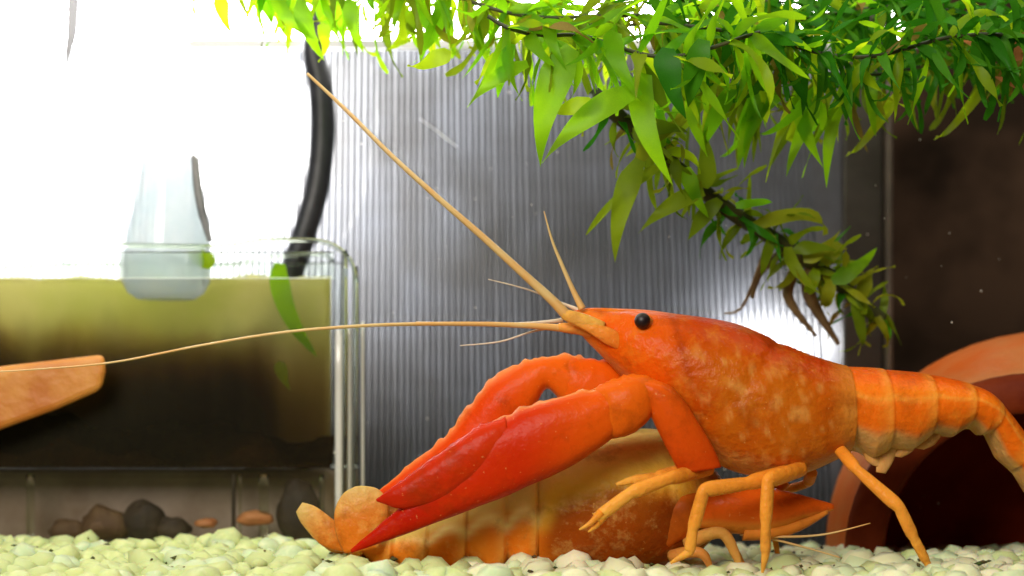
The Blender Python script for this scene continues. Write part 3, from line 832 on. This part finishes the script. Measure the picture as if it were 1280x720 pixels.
# ------------------------------------------------------------------ the paler crayfish underneath
B = thing('crayfish', P(700, 712, 1.3), 'pale yellow-orange crayfish crouching underneath, tail fan to the left', 'crayfish', 'crayfish on the gravel')
def colB(u, a, x, y):
    top = (1+math.cos(a))/2
    n = mnoise.noise(Vector((x*.018, y*.018, 4)))
    ab = sstep(690, 655, x)
    if True:
        c = mixc((.82, .18, .008), (.80, .26, .02), .5+n)
        c = mixc(c, (.70, .50, .12), sstep(.52, .70, top))
        t = u/(7/16)*6; fr = t-math.floor(t)
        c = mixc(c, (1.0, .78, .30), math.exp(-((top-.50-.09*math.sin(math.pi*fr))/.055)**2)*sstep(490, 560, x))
        c = mixc(c, (.80, .46, .10), sstep(.60, .90, fr)*sstep(.97, .92, fr)*.35)
        c = mixc(c, (.30, .05, .004), sstep(.955, .985, fr)*.5)
    if ab < 1:
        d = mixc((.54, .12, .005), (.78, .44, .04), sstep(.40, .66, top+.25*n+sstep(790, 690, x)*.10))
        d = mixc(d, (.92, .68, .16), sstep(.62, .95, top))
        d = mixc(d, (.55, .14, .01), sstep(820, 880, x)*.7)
        d = mixc(d, (.26, .045, .003), sstep(1.12, .80, math.hypot((x-775)/95, (y-668)/66)+.15*n)*.85)  # dark lower lobe, partly shade put into the colour
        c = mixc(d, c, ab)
    return c
SB = [(430, 684, 432, 690, .30), (455, 674, 450, 699, .52), (485, 660, 480, 708, .66), (520, 644, 516, 714, .78), (560, 622, 556, 716, .88), (600, 603, 598, 717, .95), (640, 588, 640, 717, 1.0), (672, 576, 672, 716, 1.02),
      (700, 562, 700, 719, 1.12), (730, 549, 732, 722, 1.20), (760, 541, 765, 722, 1.22), (795, 536, 800, 718, 1.2), (830, 538, 835, 710, 1.1), (862, 552, 866, 696, .95), (888, 580, 888, 676, .75), (910, 608, 908, 656, .5), (935, 628, 934, 640, .12)]
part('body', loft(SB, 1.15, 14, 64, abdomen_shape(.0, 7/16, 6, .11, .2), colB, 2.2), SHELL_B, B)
fan = lambda u, a, x, y: mixc((.66, .17, .012), (.62, .42, .13), sstep(.25, .95, u))
part('tail_fan', loft([(452, 676, 440, 692, .10), (424, 655, 404, 683, .10), (396, 634, 378, 656, .08), (378, 628, 370, 640, .04)], .4, 5, 16, None, fan), SHELL_B, B)
part('tail_fan', loft([(474, 684, 430, 692, .12), (484, 655, 420, 668, .12), (484, 627, 418, 640, .10), (472, 611, 428, 618, .05), (452, 607, 444, 608, .02)], .15, 5, 18, None, fan), SHELL_B, B)
part('tail_fan', loft([(490, 676, 452, 690, .10), (505, 655, 470, 655, .10), (498, 632, 476, 630, .07), (488, 618, 482, 618, .02)], .75, 5, 16, None, fan), SHELL_B, B)
part('tail_fan', loft([(455, 690, 440, 694, .14), (440, 682, 414, 690, .12), (425, 672, 398, 676, .06)], 1.2, 5, 16, None, fan), SHELL_B, B)
cb = lambda u, a, x, y: mixc((.70, .105, .006), (.80, .30, .04), sstep(.35, .1, (1+math.cos(a))/2))
bc = part('claw', loft([(868, 622, 870, 660, .2), (890, 606, 890, 662, .42), (925, 602, 928, 668, .5), (965, 610, 970, 664, .45), (1000, 618, 1004, 650, .32), (1042, 630, 1042, 638, .05)], .15, 6, 22, knob, cb), CLAW, B)
part('claw_finger', loft([(930, 655, 928, 676, .22), (965, 655, 968, 674, .22), (1000, 648, 1004, 662, .16), (1034, 637, 1036, 642, .03)], .05, 5, 14, None, lambda u, a, x, y: (.74, .24, .03)), CLAW, bc)
part('arm', loft([(820, 625, 830, 690, .2), (850, 612, 858, 672, .36), (880, 615, 884, 655, .3)], .35, 5, 16, None, lambda u, a, x, y: (.60, .13, .01)), CLAW, B)
part('antenna', tube([(925, 668, .1, .03), (975, 671, -.1, .028), (1030, 668, -.2, .020), (1088, 654, -.3, .010)], 8, 6), FEELER, B)
part('antenna', tube([(930, 664, .2, .03), (975, 676, 0, .026), (1020, 688, -.1, .020), (1050, 697, -.1, .014)], 8, 6), FEELER, B)
part('leg', tube([(860, 680, .3, .16), (885, 668, .0, .13), (905, 668, -.1, .12), (918, 690, -.1, .10), (928, 716, -.1, .04)], 6, 10, lambda t: (.78, .38, .08)), SHELL_B, B)
part('leg', tube([(840, 696, .3, .14), (862, 690, .0, .12), (880, 694, -.1, .10), (890, 716, -.1, .04)], 6, 10, lambda t: (.74, .30, .06)), SHELL_B, B)

# ------------------------------------------------------------------ waterweed
def leaf_mesh(bend, twist, seed, mat, n=10):
    "unit leaf along +X, up +Z, lance shaped with a folded midrib, curving down by bend"
    vs, fs = [], []
    ang = 0; p = Vector((0, 0, 0)); lat = 1.9*math.sin(seed*2.4+.6)
    for i in range(n+1):
        t = i/n
        wd = .5*min(1, .45+t*2.4)*(1-t**2.6)**.85*(1+.10*math.sin(seed*3+t*7))
        if i == n: wd = .012
        a = twist*t
        side = Vector((0, math.cos(a), math.sin(a)*.14))
        d = Vector((math.cos(ang), 0, -math.sin(ang)))
        nn = Vector((math.sin(ang), 0, math.cos(ang)))
        wob = .03*math.sin(seed+t*9)
        q_ = p+Vector((0, lat*t*t, 0))
        vs += [q_+side*wd+nn*wd*.05+nn*wob, q_+nn*wob*.3, q_-side*wd+nn*wd*.05-nn*wob]
        p = p+d*(1/n); ang += bend/n*(.5+t)
    for i in range(n):
        for k in range(2): fs.append((i*3+k, i*3+k+1, i*3+k+4, i*3+k+3))
    m = mesh('leaf', vs, fs); m.materials.append(mat); return m
LM = {}
for key, mats in (('L', LEAF_L), ('D', LEAF_D), ('O', LEAF_O)):
    LM[key] = [leaf_mesh(b, t, s, mats[s % len(mats)]) for s, (b, t) in enumerate([(.6, .3), (1.3, -.9), (2.1, .8), (.3, -.4), (-.9, .8), (2.8, -.6), (1.1, 1.6), (1.7, -1.6), (.4, 1.2)])]
    
BROWN_LEAF = [leaf_mesh(1.2, .7, 3, translucent_mat('browned_leaf', (.20, .13, .02), (.30, .24, .04), 130, .4, gloss=.01, rough=.4))]
def add_leaf(parent, base, d, length, width, up, m):
    "base point, direction, metres"
    x = d.normalized()
    y = up.cross(x)
    if y.length < 1e-3: y = Vector((0, 1, 0)).cross(x)
    y.normalize(); z = x.cross(y)
    M = Matrix((x, y, z)).transposed().to_4x4()
    M = Matrix.Translation(base) @ M @ Matrix.Diagonal((length, width, length, 1))
    o = bpy.data.objects.new('leaf', m); COL.objects.link(o)
    o.parent = parent; o.matrix_parent_inverse = Matrix.Translation(-root_loc(parent))
    o.matrix_basis = M
    return o

def weed(label, pts, tone, step=.42, per=5, L=(1.1, 1.7), W=(.20, .32), droop=.5, fwd=.2, seed=0, r=.04, wild=.85):
    rd = random.Random(seed)
    t = thing('waterweed', P(*pts[0]), label, 'water plant', 'floating waterweed stems')
    if seed != 8: pts = [(x, y+10*math.sin(q*.9+seed*2.1), Y) for q, (x, y, Y) in enumerate(catmull(pts, 3))]
    part('stem', tube([(x, y, Y, r) for x, y, Y in pts], 6, 8), STEM, t)
    C = [P(*q) for q in catmull(pts, 14 if seed == 8 else 6)]
    acc = 0; phase = 0
    for i in range(1, len(C)):
        acc += (C[i]-C[i-1]).length*100
        if acc >= step:
            acc = 0; phase += 1.1
            ax_ = (C[i]-C[i-1]).normalized()
            u_ = ax_.cross(Vector((0, 1, 0))).normalized(); w_ = ax_.cross(u_)
            for k in range(per):
                a = phase+2*math.pi*k/per+rd.uniform(-.25, .25)
                out_ = u_*math.cos(a)+w_*math.sin(a)
                d = out_+ax_*(fwd+rd.uniform(-wild, wild))+Vector((rd.uniform(-.35, .35), rd.uniform(-.35, .35), -droop*rd.uniform(.2, 1.5)))
                ln = rd.uniform(*L)*.01; wd = rd.uniform(*W)*.01
                add_leaf(t, C[i], d, ln, wd, ax_*rd.uniform(-.6, .6)+Vector((rd.uniform(-.5, .5), rd.uniform(-1.2, .2), .8)), rd.choice(LM[tone if rd.random() < .8 else ('O' if tone == 'L' else 'L' if tone == 'D' else 'D')] if rd.random() > .03 else BROWN_LEAF))
    return t
def hero(t, x0, y0, x1, y1, Y, w, tone, v, face=Vector((0, -1, .25))):
    a = P(x0, y0, Y); b = P(x1, y1, Y-.2)
    add_leaf(t, a, b-a, (b-a).length, w*.01/PX*(CAM_D+Y)/CAM_D, face, LM[tone][v])

w1 = weed('yellow-green waterweed stem at the top, reaching farthest left over the hose', [(275, -22, 3.5), (360, -22, 3.5), (470, -12, 3.4), (580, 2, 3.2), (690, 16, 3.0), (800, 28, 3.0)], 'L', 0.32, 6, (1.0, 1.75), (0.13, 0.24), .9, seed=1)
w2 = weed('bright green waterweed stem along the top, above the ribbed panel', [(470, -30, 1.5), (600, 0, 1.4), (740, 22, 1.2), (880, 36, 1.2), (1010, 40, 1.2)], 'L', 0.30, 6, (1.1, 2.0), (0.14, 0.26), .7, seed=2)
w3 = weed('nearest broad-leaved waterweed, its large leaves hanging over the panel', [(610, 20, -.5), (690, 40, -.6), (760, 62, -.7), (850, 60, -.8), (950, 50, -.8)], 'L', 0.40, 5, (1.2, 2.0), (0.17, 0.30), .5, seed=3)
w4 = weed('dark green waterweed stem crossing the top right corner', [(820, 20, .5), (940, 55, .5), (1060, 62, .5), (1180, 55, .5), (1310, 50, .5)], 'D', 0.25, 6, (1.1, 1.9), (0.14, 0.26), .3, seed=4)
w5 = weed('deep green waterweed along the top edge behind the large leaves', [(760, -20, 3.0), (900, 10, 3.0), (1040, 20, 3.0), (1180, 15, 3.0), (1330, 10, 3.0)], 'D', 0.25, 6, (1.1, 1.9), (0.14, 0.26), .4, seed=5)
w6 = weed('green waterweed stem with lower leaves trailing above the slanting stem', [(800, 75, 2.6), (900, 92, 2.8), (1000, 95, 3.0), (1110, 82, 3.2), (1220, 80, 3.2), (1320, 78, 3.2)], 'O', 0.36, 5, (1.0, 2.0), (0.12, 0.22), .9, seed=6)
w7 = weed('shaded waterweed tangle at the far top right, above the brown glass', [(900, -10, 5.0), (1050, 22, 5.0), (1180, 42, 5.0), (1340, 40, 5.0)], 'D', 0.27, 6, (1.2, 2.0), (0.14, 0.26), .4, seed=7)
w8 = weed('olive slanting waterweed stem running down towards the back of the upper crayfish', [(742, 118, 1.0), (800, 168, 1.8), (860, 222, 2.6), (910, 262, 3.2), (965, 297, 3.8), (1030, 340, 4.4), (1075, 378, 4.8), (1102, 400, 5.0)], 'O', 0.33, 5, (0.7, 1.35), (0.14, 0.24), .15, fwd=.1, seed=8, r=.17)

for a in [(716, 60, 632, 179, -1.0, 44, 'L', 0), (806, 92, 768, 206, -.9, 40, 'L', 3), (800, 112, 660, 162, -1.1, 34, 'L', 0), (740, 125, 690, 158, -.9, 26, 'L', 2),
          (690, 30, 668, 66, -1, 24, 'L', 3), (640, 55, 612, 118, -.7, 22, 'L', 1), (660, 80, 574, 106, -.7, 22, 'L', 0), (560, 62, 528, 102, -.5, 26, 'L', 2),
          (835, 60, 822, 140, -1.1, 34, 'D', 0), (880, 50, 850, 130, -1.2, 34, 'D', 1), (770, 40, 742, 100, -1.2, 34, 'L', 3)]:
    hero(w3, *a)
for a in [(278, -6, 267, 36, 3, 20, 'L', 0), (345, -8, 352, 54, 3, 22, 'L', 3), (376, 0, 380, 74, 2.9, 22, 'L', 0), (322, -8, 318, 42, 3.2, 7, 'L', 3), (400, 30, 425, 62, 3, 18, 'L', 2), (440, 0, 430, 60, 3, 22, 'L', 0), (520, 10, 500, 78, 3, 20, 'L', 2)]:
    hero(w1, *a)
for a in [(960, 118, 900, 190, 2, 26, 'L', 0), (1000, 110, 985, 200, 2.2, 24, 'L', 3), (1030, 120, 965, 205, 2.2, 20, 'L', 0), (1060, 105, 1000, 215, 2.4, 20, 'L', 3),
          (1130, 105, 1062, 222, 2.6, 14, 'L', 2), (1236, 98, 1176, 196, 2.6, 13, 'L', 2), (920, 105, 865, 185, 2, 24, 'L', 1), (870, 110, 842, 178, 1.8, 24, 'L', 3), (1090, 95, 1080, 165, 2.6, 16, 'L', 0)]:
    hero(w6, *a)
rh = random.Random(21)
for k in range(22):
    x = rh.uniform(835, 1085); y = rh.uniform(88, 118); ln = rh.uniform(55, 112); sl = rh.uniform(.25, .75)
    hero(w6, x, y, x-ln*sl, y+ln, rh.uniform(1.6, 3.2), rh.uniform(11, 20), rh.choice('LLO'), rh.randrange(9))
for k in range(16):
    t = rh.uniform(.08, .95); x = lerp(760, 1095, t); y = lerp(132, 395, t); a_ = rh.choice((-1, 1))*rh.uniform(.5, 1.3)+.65; ln = rh.uniform(40, 78)
    hero(w8, x, y, x+ln*math.cos(a_), y+ln*math.sin(a_), lerp(1.0, 4.9, t)-.2, rh.uniform(13, 22), rh.choice('OOL'), rh.randrange(9))
for a in [(800, 200, 738, 312, 1.2, 30, 'O', 0), (830, 205, 718, 268, 1.4, 14, 'O', 3), (880, 240, 790, 262, 2.0, 24, 'O', 0), (900, 250, 852, 292, 2.4, 24, 'O', 1), (940, 285, 1062, 228, 3.2, 20, 'O', 2), (1030, 330, 1068, 282, 4, 20, 'O', 5),
          (820, 190, 850, 130, 1.6, 20, 'L', 3), (880, 235, 900, 160, 2.2, 24, 'O', 0), (1080, 372, 1072, 330, 4.6, 22, 'O', 2), (1060, 365, 1100, 405, 4.6, 18, 'O', 1)]:
    hero(w8, *a)
for a in [((985, 310, 4.0, .10), (950, 340, 4.6, .09), (940, 372, 5, .05)), ((1000, 325, 4.2, .13), (985, 370, 4.8, .12), (1020, 420, 5.2, .04)), ((1015, 335, 4.2, .16), (1012, 370, 4.8, .15), (1048, 430, 5.2, .05)),
          ((960, 300, 3.8, .04), (930, 380, 4.8, .035), (905, 392, 5, .02)), ((1040, 350, 4.4, .06), (1030, 368, 4.6, .05), (1024, 376, 4.7, .02)), ((1000, 330, 4.2, .03), (960, 332, 4.4, .03), (945, 336, 4.5, .02))]:
    part('root', tube(list(a), 6, 8), ROOTM, w8)

# loose leaves in and behind the glass box
def loose(label, x0, y0, x1, y1, Y, w, tone, v):
    a = P(x0, y0, Y); b = P(x1, y1, Y)
    x = (b-a).normalized(); y = Vector((0, -1, .1)).cross(x).normalized(); z = x.cross(y)
    M = Matrix.Translation(a) @ Matrix((x, y, z)).transposed().to_4x4() @ Matrix.Diagonal(((b-a).length, w*.01/PX*(CAM_D+Y)/CAM_D, (b-a).length, 1))
    o = bpy.data.objects.new('loose_leaf', LM[tone][v]); COL.objects.link(o); o.matrix_basis = M
    tag(o, label, 'leaf', 'loose leaves in the glass box')
loose('bright green leaf at the waterline beside the funnel', 268, 322, 224, 340, 6.6, 26, 'L', 2)
loose('long green leaf hanging in the murky water near the box corner', 350, 330, 338, 440, 6.6, 30, 'L', 3)
loose('small dark green leaf low in the murky water', 352, 452, 344, 486, 6.6, 18, 'O', 0)

ORANGE_REFL = translucent_mat('orange_reflection', (.62, .20, .06), (.75, .34, .14), 130, .4, gloss=.01, rough=.4)  # leaf shapes coloured as the jug's orange reflection on the water surface
LM['X'] = [leaf_mesh(.5, .3, 2, ORANGE_REFL), leaf_mesh(1.0, -.4, 4, ORANGE_REFL)]
loose('orange jug reflection modelled as a leaf among the dark green weed at top right', 1290, 62, 1212, 80, 1.0, 24, 'X', 0)
loose('pale orange jug reflection modelled as a leaf at the right edge under the weed', 1295, 100, 1260, 122, 1.0, 26, 'X', 1)
rs = random.Random(3); vs, fs = [], []
for k in range(70):
    c = P(rs.uniform(380, 1280), rs.uniform(80, 640), rs.uniform(3, 9)); r = rs.uniform(.00008, .00026); b0 = len(vs)
    vs += [c+Vector(d)*r for d in ((1, 0, 0), (-1, 0, 0), (0, 1, 0), (0, -1, 0), (0, 0, 1.5), (0, 0, -1.2))]
    fs += [tuple(b0+i for i in f) for f in ((0, 2, 4), (2, 1, 4), (1, 3, 4), (3, 0, 4), (2, 0, 5), (1, 2, 5), (3, 1, 5), (0, 3, 5))]
o = link('drifting_specks', mesh('drifting_specks', vs, fs), simple('speck', (.7, .66, .58), rough=.7)); o['kind'] = 'stuff'
tag(o, 'tiny pale specks drifting in the tank water', 'specks')
